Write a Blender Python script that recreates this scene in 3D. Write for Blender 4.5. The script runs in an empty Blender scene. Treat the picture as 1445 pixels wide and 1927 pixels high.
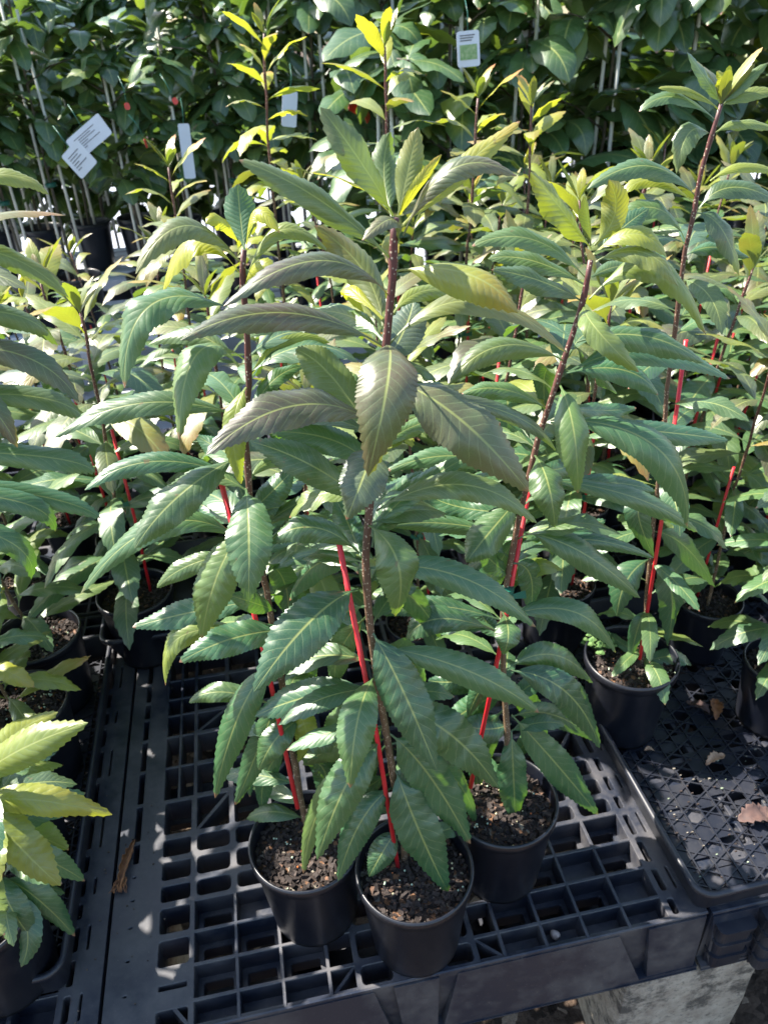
import bpy, bmesh, math, random
from mathutils import Vector, Matrix, noise
R = math.radians
random.seed(7)
SC = bpy.context.scene
COL = SC.collection

# ------------------------------------------------------------------ camera, sky, sun, exposure
CH = 1.4                                   # lens height above the pallet top (z = 0)
ROT = Matrix(((0.98049, 0.13779, -0.14019), (-0.19279, 0.53496, -0.82258), (-0.03834, 0.83356, 0.55109)))
cd = bpy.data.cameras.new('camera'); cam = bpy.data.objects.new('camera', cd); COL.objects.link(cam)
cam.matrix_world = Matrix.Translation((0, 0, CH)) @ ROT.to_4x4()
cd.sensor_fit = 'VERTICAL'; cd.sensor_height = 36; cd.lens = 1440 / 1927 * 36
cd.clip_start = 0.02; cd.clip_end = 200
cd.dof.use_dof = True; cd.dof.focus_distance = 0.95; cd.dof.aperture_fstop = 9
SC.camera = cam
SUN_EL, SUN_AZ = 50, -60                    # azimuth from +Y towards +X
w = bpy.data.worlds.new('World'); SC.world = w; w.use_nodes = True
nt = w.node_tree; bg = nt.nodes['Background']; sky = nt.nodes.new('ShaderNodeTexSky')
sky.sky_type = 'NISHITA'; sky.sun_disc = False
sky.sun_elevation = R(SUN_EL); sky.sun_rotation = R(SUN_AZ); sky.air_density = 1.3; sky.dust_density = 1.0
nt.links.new(sky.outputs[0], bg.inputs[0]); bg.inputs[1].default_value = 0.10
sd = bpy.data.lights.new('sun', 'SUN'); sd.energy = 5.0; sd.angle = R(0.6); sd.color = (1, .93, .82)
sun = bpy.data.objects.new('sun', sd); COL.objects.link(sun)
sdir = Vector((math.sin(R(SUN_AZ)) * math.cos(R(SUN_EL)), math.cos(R(SUN_AZ)) * math.cos(R(SUN_EL)), math.sin(R(SUN_EL))))
sun.rotation_euler = sdir.to_track_quat('Z', 'Y').to_euler()
SC.view_settings.view_transform = 'Standard'; SC.view_settings.look = 'None'
SC.view_settings.exposure = 1.98; SC.view_settings.gamma = 1
SC.cycles.max_bounces = 7; SC.cycles.transmission_bounces = 4; SC.cycles.diffuse_bounces = 3
SC.cycles.use_denoising = True

def at(x, y, Y):                            # world point seen at a spot of the photo, at distance Y
    d = ROT @ Vector((x - 722.5, -(y - 963.5), -1440)); return Vector((0, 0, CH)) + d * (Y / d.y)

# ------------------------------------------------------------------ materials
def newmat(name, base=(.5, .5, .5), rough=.5, spec=.5):
    m = bpy.data.materials.new(name); m.use_nodes = True; n = m.node_tree; b = n.nodes['Principled BSDF']
    b.inputs['Base Color'].default_value = (*base, 1); b.inputs['Roughness'].default_value = rough
    b.inputs['Specular IOR Level'].default_value = spec
    return m, n, b
class G:                                    # small helper to write node maths
    def __init__(s, n): s.n = n
    def _in(s, node, i, v):
        if hasattr(v, 'is_output'): s.n.links.new(v, node.inputs[i])
        elif v is not None: node.inputs[i].default_value = v
    def m(s, op, a, b=None, c=None, clamp=False):
        x = s.n.nodes.new('ShaderNodeMath'); x.operation = op; x.use_clamp = clamp
        s._in(x, 0, a); s._in(x, 1, b)
        if c is not None: s._in(x, 2, c)
        return x.outputs[0]
    def mix(s, f, a, b, mode='MIX'):
        x = s.n.nodes.new('ShaderNodeMix'); x.data_type = 'RGBA'; x.blend_type = mode
        s._in(x, 0, f); s._in(x, 6, (*a, 1) if isinstance(a, tuple) else a); s._in(x, 7, (*b, 1) if isinstance(b, tuple) else b)
        return x.outputs[2]
    def noise(s, scale, detail=3, vec=None, rough=.55):
        x = s.n.nodes.new('ShaderNodeTexNoise'); x.inputs['Scale'].default_value = scale; x.inputs['Detail'].default_value = detail
        x.inputs['Roughness'].default_value = rough
        if vec is None: vec = s.obj()
        s.n.links.new(vec, x.inputs['Vector']); return x.outputs['Fac']
    def obj(s):
        t = s.n.nodes.new('ShaderNodeTexCoord'); return t.outputs['Object']
    def ramp(s, v, a, b, lo=0., hi=1.):
        x = s.n.nodes.new('ShaderNodeMapRange'); s._in(x, 0, v); x.inputs[1].default_value = a; x.inputs[2].default_value = b
        x.inputs[3].default_value = lo; x.inputs[4].default_value = hi; return x.outputs[0]
    def bump(s, h, strength, dist, bsdf):
        x = s.n.nodes.new('ShaderNodeBump'); x.inputs['Strength'].default_value = strength; x.inputs['Distance'].default_value = dist
        s.n.links.new(h, x.inputs['Height'])
        for bb in bsdf: s.n.links.new(x.outputs[0], bb.inputs['Normal'])

def leaf_material(name, dark, mid, young, purple, trans, veins, rough):
    m, n, b = newmat(name, rough=rough); g = G(n)
    uv = n.nodes.new('ShaderNodeUVMap'); uv.uv_map = 'leaf'
    sx = n.nodes.new('ShaderNodeSeparateXYZ'); n.links.new(uv.outputs[0], sx.inputs[0])
    u = sx.outputs[0]; v = g.m('ABSOLUTE', g.m('SUBTRACT', g.m('MULTIPLY', sx.outputs[1], 2), 1))
    at_ = n.nodes.new('ShaderNodeAttribute'); at_.attribute_name = 'tint'
    st = n.nodes.new('ShaderNodeSeparateColor'); n.links.new(at_.outputs['Color'], st.inputs[0])
    P, Y, B = st.outputs[0], st.outputs[1], st.outputs[2]
    nz = g.noise(28, 3); nf = g.noise(260, 2)
    q = g.m('ADD', g.m('MULTIPLY', u, veins), g.m('MULTIPLY', v, -2.1)); q = g.m('ADD', q, g.m('MULTIPLY', nz, .9))
    fr = g.m('FRACT', q); saw = g.m('ABSOLUTE', g.m('SUBTRACT', fr, .5))       # .5 at a vein, 0 between
    vein = g.m('MULTIPLY', g.ramp(saw, .45, .485), g.ramp(v, .75, .95, 1, 0))
    rib = g.ramp(v, .02, .065, 1, 0)
    c = g.mix(g.ramp(B, 0, 1), dark, mid)
    c = g.mix(g.ramp(nz, .35, .7, 0, .5), c, mid)
    pn = g.m('MULTIPLY', P, g.ramp(g.noise(11, 3), .3, .62, .35, 1), clamp=True)
    c = g.mix(g.m('MULTIPLY', pn, .95), c, purple)
    yn = g.m('MULTIPLY', Y, g.ramp(g.noise(16, 2), .25, .6, .6, 1), clamp=True)
    c = g.mix(yn, c, young)
    org = g.m('MULTIPLY', g.m('MULTIPLY', Y, g.ramp(g.m('ADD', u, g.m('MULTIPLY', nz, .4)), .75, 1.15)), P); c = g.mix(g.m('MULTIPLY', org, 1.4, clamp=True), c, (.45, .13, .03))
    c = g.mix(g.m('MULTIPLY', vein, .65), c, (.19, .24, .11))
    c = g.mix(g.m('MULTIPLY', rib, .8), c, (.26, .29, .09))
    vt = n.nodes.new('ShaderNodeTexVoronoi'); vt.feature = 'DISTANCE_TO_EDGE'; vt.inputs['Scale'].default_value = 330; n.links.new(g.obj(), vt.inputs[0])
    c = g.mix(g.ramp(vt.outputs['Distance'], .02, .12, .22, 0), c, (.13, .18, .08))
    # brown specks and burnt tips
    sp = g.m('MULTIPLY', g.ramp(g.noise(90, 2), .72, .76), .7)
    c = g.mix(sp, c, (.12, .07, .035))
    tip = g.m('MULTIPLY', g.ramp(g.m('ADD', u, g.m('MULTIPLY', nz, .03)), .985, 1.0), g.ramp(B, .5, .7))
    c = g.mix(tip, c, (.22, .10, .06))
    geo = n.nodes.new('ShaderNodeNewGeometry')
    c2 = g.mix(.6, c, (.12, .17, .065)); cc = g.mix(geo.outputs['Backfacing'], c, c2)
    n.links.new(cc, b.inputs['Base Color'])
    n.links.new(g.m('ADD', g.ramp(nf, .3, .7, rough - .05, rough + .1), g.m('MULTIPLY', geo.outputs['Backfacing'], .15)), b.inputs['Roughness'])
    quilt = g.m('SUBTRACT', 1, g.m('POWER', g.m('MULTIPLY', saw, 2), 1.8)); quilt = g.m('MULTIPLY', quilt, g.ramp(g.noise(7, 2), .3, .7, .45, 1.2))
    h = g.m('ADD', g.m('MULTIPLY', g.m('MULTIPLY', quilt, g.ramp(v, 0, .25)), 1.0), g.m('MULTIPLY', nf, .13))
    h = g.m('SUBTRACT', h, g.m('MULTIPLY', rib, .5))
    tr = n.nodes.new('ShaderNodeBsdfTranslucent')
    tc = g.mix(Y, trans, (.62, .66, .03)); tc = g.mix(g.m('MULTIPLY', pn, .5), tc, (.34, .13, .02))
    tc = g.mix(g.m('MULTIPLY', vein, .35), tc, (.10, .14, .01))
    n.links.new(tc, tr.inputs['Color'])
    g.bump(h, .30, .0009, [b, tr])
    b.inputs['Coat Weight'].default_value = .32; b.inputs['Coat Roughness'].default_value = .30; b.inputs['Specular IOR Level'].default_value = .6
    ms = n.nodes.new('ShaderNodeMixShader'); n.links.new(g.ramp(Y, 0, 1, .20, .42), ms.inputs[0])
    n.links.new(b.outputs[0], ms.inputs[1]); n.links.new(tr.outputs[0], ms.inputs[2])
    n.links.new(ms.outputs[0], n.nodes['Material Output'].inputs[0])
    return m
M = {}
M['leaf'] = leaf_material('serrated leaf', (.011, .052, .025), (.036, .108, .046), (.36, .36, .022), (.074, .046, .042), (.15, .32, .022), 15, .38)
M['avo'] = leaf_material('broad leaf', (.013, .046, .020), (.036, .092, .030), (.22, .27, .05), (.07, .06, .05), (.14, .26, .03), 9, .34)

def mat_stem():
    m, n, b = newmat('stem bark', rough=.5); g = G(n)
    at_ = n.nodes.new('ShaderNodeAttribute'); at_.attribute_name = 'tint'
    st = n.nodes.new('ShaderNodeSeparateColor'); n.links.new(at_.outputs['Color'], st.inputs[0])
    c = g.mix(st.outputs[0], (.13, .085, .05), (.085, .024, .024))
    c = g.mix(g.ramp(g.noise(60, 3), .4, .7, 0, .5), c, (.05, .03, .022))
    vo = n.nodes.new('ShaderNodeTexVoronoi'); vo.inputs['Scale'].default_value = 210; n.links.new(g.obj(), vo.inputs[0])
    c = g.mix(g.m('MULTIPLY', g.ramp(vo.outputs['Distance'], .2, .28, 1, 0), .8), c, (.42, .36, .27))
    n.links.new(c, b.inputs['Base Color']); g.bump(g.noise(150, 3), .4, .001, [b]); return m
M['stem'] = mat_stem()
def mat_plastic(name, base, dust, rough, dustc=(.16, .15, .14), scale=9):
    m, n, b = newmat(name, rough=rough); g = G(n)
    f = g.m('MULTIPLY', g.ramp(g.noise(scale, 5, rough=.65), .42, .75), dust)
    c = g.mix(f, base, dustc)
    scr = g.m('MULTIPLY', g.ramp(g.noise(320, 2), .68, .74), dust)
    c = g.mix(scr, c, (.22, .2, .18)); n.links.new(c, b.inputs['Base Color'])
    n.links.new(g.ramp(f, 0, .4, rough, rough + .3), b.inputs['Roughness'])
    g.bump(g.noise(120, 3), .12, .001, [b]); return m
M['pot'] = mat_plastic('black pot plastic', (.0042, .0056, .011), .07, .34)
M['tray'] = mat_plastic('black tray plastic', (.008, .010, .018), .14, .42)
M['pallet'] = mat_plastic('dusty black pallet plastic', (.012, .016, .028), .40, .38, (.20, .18, .165))
M['red'] = mat_plastic('red rod', (.55, .012, .024), .35, .42, (.40, .10, .08))
M['stake'] = mat_plastic('pale stake', (.62, .62, .58), .3, .5, (.35, .32, .25))
M['tape'] = mat_plastic('green tape', (.006, .10, .07), .1, .4)
M['white'] = mat_plastic('white plastic', (.50, .53, .60), .4, .45, (.4, .4, .42))
M['redtag'] = mat_plastic('red tag', (.5, .03, .02), .1, .4)
def mat_soil():
    m, n, b = newmat('potting mix', rough=.9, spec=.25); g = G(n)
    vo = n.nodes.new('ShaderNodeTexVoronoi'); vo.inputs['Scale'].default_value = 130; n.links.new(g.obj(), vo.inputs[0])
    sp = n.nodes.new('ShaderNodeSeparateColor'); n.links.new(vo.outputs['Color'], sp.inputs[0])
    c = g.mix(sp.outputs[0], (.013, .010, .009), (.045, .033, .028)); c = g.mix(g.ramp(sp.outputs[1], .82, .86), c, (.14, .075, .042))
    c = g.mix(g.ramp(sp.outputs[2], .93, .95), c, (.17, .15, .12)); n.links.new(c, b.inputs['Base Color'])
    g.bump(g.m('ADD', vo.outputs['Distance'], g.noise(300, 2)), .8, .004, [b]); return m
M['soil'] = mat_soil()
def mat_chip():
    m, n, b = newmat('bark chip', rough=.8, spec=.3); g = G(n)
    at_ = n.nodes.new('ShaderNodeAttribute'); at_.attribute_name = 'tint'
    c = g.mix(g.ramp(g.noise(160, 3), .3, .7), at_.outputs['Color'], (.02, .015, .013)); n.links.new(c, b.inputs['Base Color'])
    g.bump(g.noise(260, 3), .5, .001, [b]); return m
M['chip'] = mat_chip()
def mat_bead():
    m, n, b = newmat('fertiliser bead', rough=.35); 
    at_ = n.nodes.new('ShaderNodeAttribute'); at_.attribute_name = 'tint'; n.links.new(at_.outputs['Color'], b.inputs['Base Color']); return m
M['bead'] = mat_bead()
def mat_concrete():
    m, n, b = newmat('weathered concrete', rough=.9, spec=.3); g = G(n)
    c = g.mix(g.ramp(g.noise(40, 6), .3, .7), (.23, .19, .155), (.38, .335, .28))
    f = g.m('MULTIPLY', g.ramp(g.noise(9, 6, rough=.75), .50, .60), .85); c = g.mix(f, c, (.045, .04, .037))
    f2 = g.ramp(g.noise(120, 4), .58, .7, 0, .6); c = g.mix(f2, c, (.06, .055, .05))
    sx = n.nodes.new('ShaderNodeSeparateXYZ'); n.links.new(g.obj(), sx.inputs[0])
    moss = g.m('MULTIPLY', g.ramp(sx.outputs[2], .33, .38), g.ramp(g.noise(30, 4), .45, .6)); c = g.mix(moss, c, (.06, .075, .02))
    n.links.new(c, b.inputs['Base Color']); g.bump(g.m('ADD', g.noise(60, 6), g.noise(300, 3)), .7, .006, [b]); return m
M['concrete'] = mat_concrete()
def mat_ground():
    m, n, b = newmat('bark strewn soil', rough=.95, spec=.2); g = G(n)
    vo = n.nodes.new('ShaderNodeTexVoronoi'); vo.inputs['Scale'].default_value = 45; n.links.new(g.obj(), vo.inputs[0])
    sp = n.nodes.new('ShaderNodeSeparateColor'); n.links.new(vo.outputs['Color'], sp.inputs[0])
    c = g.mix(sp.outputs[0], (.018, .013, .010), (.075, .052, .038)); c = g.mix(g.ramp(sp.outputs[1], .9, .92), c, (.2, .15, .11))
    n.links.new(c, b.inputs['Base Color']); g.bump(g.noise(60, 5), .8, .012, [b]); return m
M['ground'] = mat_ground()
M['mat'] = mat_plastic('white weed mat', (.36, .39, .46), .5, .8, (.34, .34, .36), 4)
def mat_dry(name, a, bcol):
    m, n, b = newmat(name, rough=.75); g = G(n)
    n.links.new(g.mix(g.ramp(g.noise(90, 4), .3, .7), a, bcol), b.inputs['Base Color']); g.bump(g.noise(200, 3), .5, .001, [b]); return m
M['dry'] = mat_dry('dry leaf', (.30, .13, .05), (.13, .055, .028)); M['drypale'] = mat_dry('pale dry leaf', (.42, .27, .17), (.22, .12, .07))
M['drydark'] = mat_dry('dark dry leaf', (.10, .055, .045), (.05, .03, .028))
M['pebble'] = mat_dry('pale seed', (.52, .43, .38), (.33, .26, .22))
M['weed'] = mat_dry('weed leaf', (.05, .12, .03), (.10, .17, .05))
M['picture'] = mat_dry('tag picture', (.10, .22, .07), (.30, .36, .20)); M['tagblue'] = mat_plastic('blue tag', (.20, .32, .55), .1, .35)
M['ink'] = mat_plastic('grey ink', (.08, .08, .10), .0, .5); M['trunk'] = mat_dry('avocado bark', (.09, .075, .05), (.05, .04, .03))

# ------------------------------------------------------------------ mesh buffer
class MB:
    def __init__(s): s.v = []; s.f = []; s.uv = []; s.col = []; s.flat = set()
    def add(s, vs, fs, uvs=None, col=(0, 0, 0, 1)):
        o = len(s.v); s.v += [tuple(p) for p in vs]; s.f += [tuple(i + o for i in f) for f in fs]
        s.uv += uvs if uvs else [(0, 0)] * len(vs); s.col += (col if isinstance(col, list) else [col] * len(vs))
    def box(s, x0, x1, y0, y1, z0, z1, col=(0, 0, 0, 1)):
        s.flat.update(range(len(s.f), len(s.f) + 6))
        v = [(x, y, z) for z in (z0, z1) for y in (y0, y1) for x in (x0, x1)]
        s.add(v, [(0, 2, 3, 1), (4, 5, 7, 6), (0, 1, 5, 4), (2, 6, 7, 3), (0, 4, 6, 2), (1, 3, 7, 5)], None, col)
    def hexa(s, p, col=(0, 0, 0, 1)):
        s.flat.update(range(len(s.f), len(s.f) + 6))
        s.add(p, [(0, 2, 3, 1), (4, 5, 7, 6), (0, 1, 5, 4), (2, 6, 7, 3), (0, 4, 6, 2), (1, 3, 7, 5)], None, col)
    def tube(s, pts, rad, seg=8, cols=None):
        pts = [Vector(p) for p in pts]; vs = []; cl = []; n = len(pts); a = None
        for i, p in enumerate(pts):
            t = (pts[min(i + 1, n - 1)] - pts[max(i - 1, 0)]).normalized()
            if a is None: a = t.orthogonal().normalized()
            a = (a - t * a.dot(t)).normalized(); b = t.cross(a); r = rad[i] if isinstance(rad, list) else rad
            for k in range(seg):
                an = 2 * math.pi * k / seg; vs.append(p + (a * math.cos(an) + b * math.sin(an)) * r)
                cl.append(cols[i] if cols else (0, 0, 0, 1))
        fs = [(i * seg + k, i * seg + (k + 1) % seg, (i + 1) * seg + (k + 1) % seg, (i + 1) * seg + k) for i in range(n - 1) for k in range(seg)]
        fs.append(tuple(range(seg))[::-1]); fs.append(tuple((n - 1) * seg + k for k in range(seg)))
        s.add(vs, fs, None, cl)
    def lathe(s, prof, seg=48, c=(0, 0, 0), col=(0, 0, 0, 1), wob=0):
        vs = []
        for (r, z) in prof:
            for k in range(seg):
                an = 2 * math.pi * k / seg; rr = r * (1 + wob * math.sin(3 * an + 1))
                vs.append((c[0] + rr * math.cos(an), c[1] + rr * math.sin(an), c[2] + z))
        fs = [(i * seg + k, i * seg + (k + 1) % seg, (i + 1) * seg + (k + 1) % seg, (i + 1) * seg + k) for i in range(len(prof) - 1) for k in range(seg)]
        s.add(vs, fs, None, col)
    def mesh(s, name, mat, smooth=True, org=(0, 0, 0)):
        me = bpy.data.meshes.new(name); o = Vector(org)
        me.from_pydata([Vector(v) - o for v in s.v] if o.length else s.v, [], s.f); me.update()
        ul = me.uv_layers.new(name='leaf'); ca = me.color_attributes.new('tint', 'FLOAT_COLOR', 'POINT')
        li = [0] * len(me.loops); me.loops.foreach_get('vertex_index', li)
        flat = []
        for i in li: flat += s.uv[i]
        ul.data.foreach_set('uv', flat)
        fc = []
        for c in s.col: fc += c
        ca.data.foreach_set('color', fc)
        me.polygons.foreach_set('use_smooth', [smooth and i not in s.flat for i in range(len(me.polygons))]); me.materials.append(mat)
        return me
def obj(name, me, parent=None, loc=None):
    o = bpy.data.objects.new(name, me); COL.objects.link(o)
    if parent: o.parent = parent
    if loc is not None: o.location = loc
    return o
def tag(o, label, cat, group=None, kind=None):
    if label: o['label'] = label
    if cat: o['category'] = cat
    if group: o['group'] = group
    if kind: o['kind'] = kind
    return o
def thing(name, label, cat, loc=(0, 0, 0), group=None):
    o = bpy.data.objects.new(name, None); COL.objects.link(o); o.location = loc; o.empty_display_size = .05
    return tag(o, label, cat, group)
def kids(o): return [c for c in bpy.data.objects if c.parent == o]
KID = {}
def copy_tree(o, parent=None):
    c = o.copy(); COL.objects.link(c)
    if parent: c.parent = parent
    if o.name not in KID: KID[o.name] = kids(o)
    for ch in KID[o.name]: copy_tree(ch, c)
    return c

# ------------------------------------------------------------------ leaves
UP = Vector((0, 0, 1)); TOCAM = Vector((-.12, -1, 0))
def leaf(mb, P0, P1, P2, width, ref=None, roll=0, nseg=22, na=4, teeth=True, P=0, Y=0, B=.5, shape='lance', wave=.10, fold=.22, pet=.09, Ptip=None, quilt=0, dent=.10):
    """one blade: P0 petiole foot, P1 Bezier control, P2 tip"""
    L = (P1 - P0).length * .5 + (P2 - P1).length * .5 + (P2 - P0).length * .5; L *= .67
    if ref is None: ref = UP * .62 + TOCAM * .55
    S = None; vs = []; uvs = []; cols = []; fs = []
    ph = random.uniform(0, 6.28); k1 = random.uniform(2, 3.5); Rl = R(roll)
    Tm = (P2 - P0).normalized(); S = Tm.cross(ref)
    if S.length < .05: S = Tm.orthogonal()
    S.normalize()
    if Rl: S = Matrix.Rotation(Rl, 3, Tm) @ S
    tw = random.uniform(-.25, .25)
    for i in range(nseg + 1):
        t = i / nseg
        if nseg > 30: tt = t
        p = P0 * (1 - t) ** 2 + P1 * 2 * t * (1 - t) + P2 * t * t
        T = ((P1 - P0) * 2 * (1 - t) + (P2 - P1) * 2 * t).normalized()
        s = (S - T * S.dot(T)).normalized(); s = Matrix.Rotation(tw * (t - .5) * 2, 3, T) @ s; N = s.cross(T)
        u = max(0, (t - pet) / (1 - pet))
        if shape == 'lance':
            wf = (1 - abs(2 * u ** .95 - 1) ** 2.3) if 0 < u < 1 else 0
            wf *= 1 - .30 * max(0, u - .65) / .35
        else: wf = math.sin(math.pi * u ** .85) ** .62 if 0 < u < 1 else 0
        hw = width * .5 * wf + (.0016 if t < .99 else 0.0004)
        tooth = teeth and u > .12 and i < nseg and (i % 2 == 0)
        for j in range(-na // 2, na // 2 + 1):
            a = j / (na / 2); av = abs(a)
            ww = hw; q = p.copy()
            if av == 1 and tooth: ww = hw * 1.0 + width * .034; q = q + T * (L / nseg * .75)
            off = N * (hw * (.30 * av - (fold + .22) * av * av) + math.sin(k1 * 6.28 * t + ph + (1.2 if a > 0 else 0)) * wave * hw * av * av + quilt * width * math.sin(6.283 * (11.5 * t - .7 * av) + ph) * min(1, av * 1.6) * wf + dent * hw * noise.noise(q * 32) * av)
            vs.append(q + s * (a * ww) * (1 - .12 * av * fold) + off); uvs.append((t, (a + 1) / 2))
            pp = P if Ptip is None else P + (Ptip - P) * t
            cols.append((pp, Y, B, 1))
    m = na + 1
    for i in range(nseg):
        for j in range(na): fs.append((i * m + j, i * m + j + 1, (i + 1) * m + j + 1, (i + 1) * m + j))
    mb.add(vs, fs, uvs, cols)

def auto_leaf(mb, foot, az, el, L, wd, droop, **kw):
    d = Vector((math.cos(az) * math.cos(el), math.sin(az) * math.cos(el), math.sin(el))); h = Vector((d.x, d.y, 0))
    if h.length > .01: h.normalize()
    P1 = foot + d * L * .55; P2 = foot + d * L * .55 + (h * math.cos(droop) * .5 - UP * math.sin(droop) * .5) * L
    leaf(mb, foot, P1, P2, wd, ref=UP + TOCAM * .12 if el < 1 else h * -1, **kw)

def interp(pts, s):                         # polyline point at fraction s
    n = len(pts) - 1; x = max(0, min(.9999, s)) * n; i = int(x); return pts[i].lerp(pts[i + 1], x - i)

def foliage_auto(mb, stem, s0, s1, n, L0=.17, nseg=14, young=True, az0=0, dense=1, Pm=.35, azlim=None, wid=.215, yl=0):
    for k in range(n):
        s = s0 + (s1 - s0) * (k + random.random() * .6) / n; az = az0 + k * 2.4 + random.uniform(-.4, .4)
        if azlim: az = azlim[0] + (azlim[1] - azlim[0]) * random.random()
        top = max(0, (s - .82) / .18) if young else 0
        L = L0 * random.uniform(.75, 1.12) * (1 - .35 * top) * (.8 + .2 * min(1, s * 4))
        el = R(random.uniform(5, 38) + 45 * top); dr = R(random.uniform(20, 65) - 60 * top)
        yy = random.random()
        Y = (random.uniform(.45, 1) if yy < .5 + .3 * top else .15) * top + (.12 * random.random()) + (random.uniform(.2, .5) if random.random() < .06 else 0)
        if yl: Y = min(1, Y + yl * random.random() * (.3 + .7 * s))
        auto_leaf(mb, interp(stem, s), az, el, L, L * random.uniform(wid * .9, wid * 1.2), dr, nseg=nseg, P=Pm * random.random() * (1.5 if s > .6 else .3), Y=Y, B=random.random(), wave=random.uniform(.05, .25), fold=random.uniform(.05, .35), roll=random.uniform(-18, 18))
    if young:                               # bud: narrow upright young leaves
        for k in range(6):
            az = k * 2.1 + az0; L = L0 * random.uniform(.24, .5)
            auto_leaf(mb, stem[-1], az, R(random.uniform(52, 84)), L, L * .21, R(random.uniform(-60, -20)), nseg=nseg, P=random.uniform(.3, .9), Y=random.choice((.1, .2, .4, .85)), B=.6, wave=.05, fold=.1)

def stem_mesh(mb, pts, r0, r1):
    n = 26; q = [interp(pts, i / n) for i in range(n + 1)]; q = [q[0]] + [(q[i - 1] + q[i] * 2 + q[i + 1]) / 4 for i in range(1, n)] + [q[n]]
    q = [p + Vector((noise.noise(p * 14), noise.noise(p * 14 + Vector((9, 0, 0))), 0)) * .004 for p in q]
    mb.tube(q, [r0 + (r1 - r0) * (i / n) ** .8 + (.0007 if i % 4 == 0 else 0) for i in range(n + 1)], 9, [(min(1, max(0, i / n * 1.8 - .5)), 0, 0, 1) for i in range(n + 1)])

# ------------------------------------------------------------------ pots
POT_H, POT_R = .21, .0985
def pot_mesh():
    b = MB()
    pr = [(.001, .004), (.074, .004), (.077, .0), (.078, .010), (.0935, .185), (.0945, .188), (.0985, .190), (.0992, .205), (.0975, .2105), (.0945, .2105), (.0925, .205), (.0905, .170), (.0750, .012), (.001, .012)]
    b.lathe(pr, 56); me = b.mesh('pot', M['pot']); return me
POT = pot_mesh()
def soil_mesh(seed, chips=420):
    rnd = random.Random(seed); b = MB(); n, seg = 10, 40; vs = []; 
    for i in range(n + 1):
        for k in range(seg):
            a = 2 * math.pi * k / seg; r = .0912 * i / n; p = Vector((r * math.cos(a), r * math.sin(a), 0))
            p.z = .180 + noise.noise(p * 45 + Vector((seed, 0, 0))) * .006 - .004 * (i / n) ** 4; vs.append(p)
    fs = [(i * seg + k, i * seg + (k + 1) % seg, (i + 1) * seg + (k + 1) % seg, (i + 1) * seg + k) for i in range(n) for k in range(seg)]
    b.add(vs, fs)
    c = MB()
    for _ in range(chips):
        r = .088 * math.sqrt(rnd.random()); a = rnd.random() * 6.283; s = rnd.uniform(.0012, .0046)
        M3 = Matrix.Rotation(rnd.uniform(0, 6.28), 3, 'Z') @ Matrix.Rotation(rnd.uniform(-.6, .6), 3, 'X') @ Matrix.Rotation(rnd.uniform(-.6, .6), 3, 'Y')
        p = Vector((r * math.cos(a), r * math.sin(a), .183)); sx, sy, sz = s * rnd.uniform(.8, 2), s * rnd.uniform(.7, 1.2), s * rnd.uniform(.4, .8)
        v = [p + M3 @ Vector((x * sx * rnd.uniform(.6, 1), y * sy * rnd.uniform(.6, 1), z * sz)) for z in (-1, 1) for y in (-1, 1) for x in (-1, 1)]
        t = rnd.random(); col = (.034, .026, .024, 1) if t < .7 else (.068, .050, .043, 1) if t < .96 else (.17, .09, .055, 1)
        c.hexa(v, col)
    return b.mesh('soil', M['soil']), c.mesh('bark_chips', M['chip'], False)
SOILS = [soil_mesh(i) for i in range(3)]
def beads_mesh(seed):
    rnd = random.Random(seed); c = MB()
    for _ in range(20):
        if rnd.random() < .6: r0, a0 = .07 * math.sqrt(rnd.random()), rnd.random() * 6.28; n = rnd.choice((1, 1, 3, 5))
        else: n = 1; r0, a0 = .086 * math.sqrt(rnd.random()), rnd.random() * 6.28
        for _ in range(n):
            x = r0 * math.cos(a0) + rnd.uniform(-.006, .006); y = r0 * math.sin(a0) + rnd.uniform(-.006, .006); R_ = rnd.uniform(.0012, .0021)
            t = rnd.random(); col = (.42, .52, .38, 1) if t < .6 else (.55, .50, .30, 1) if t < .93 else (.6, .16, .04, 1)
            c.lathe([(.0001, -R_), (R_ * .7, -R_ * .7), (R_, 0), (R_ * .7, R_ * .7), (.0001, R_)], 8, (x, y, .1865 + R_ * .6), col)
    return c.mesh('fertiliser_beads', M['bead'])
BEADS = [beads_mesh(i) for i in range(3)]
def add_pot(root, k, beads=True):
    p = obj('pot', POT, root); s, c = SOILS[k % 3]; so = obj('soil', s, p); so.rotation_euler.z = k * 1.3
    ch = obj('bark_chips', c, p); ch['kind'] = 'stuff'; ch.rotation_euler.z = k * 1.3
    if beads: b = obj('fertiliser_beads', BEADS[k % 3], p); b['kind'] = 'stuff'; b.rotation_euler.z = k * 2.1
    return p
def add_stake(root, a, b, r=.0037, mat='red', name='stake'):
    m = MB(); a = Vector(a); b = Vector(b); mid = (a + b) / 2 + Vector((.004, 0, 0)); m.tube([a, mid, b], r, 12)
    o = obj(name, m.mesh(name, M[mat], True, root.location), root)
    for p in o.data.polygons:
        if len(p.vertices) > 4: p.use_smooth = False
    return o
def add_tie(root, p, n=1):
    b = MB(); p = Vector(p)
    b.tube([p + Vector((0, 0, -.006)), p + Vector((0, 0, .006))], .0095, 12)
    for s in (-1, 1):
        b.add([p + Vector((.004 * s, -.009, 0)), p + Vector((.022 * s, -.014, .008)), p + Vector((.024 * s, -.016, -.006)), p + Vector((.006 * s, -.011, -.008))], [(0, 1, 2, 3)])
    return obj('tie', b.mesh('tie', M['tape'], False, root.location), root)

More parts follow.
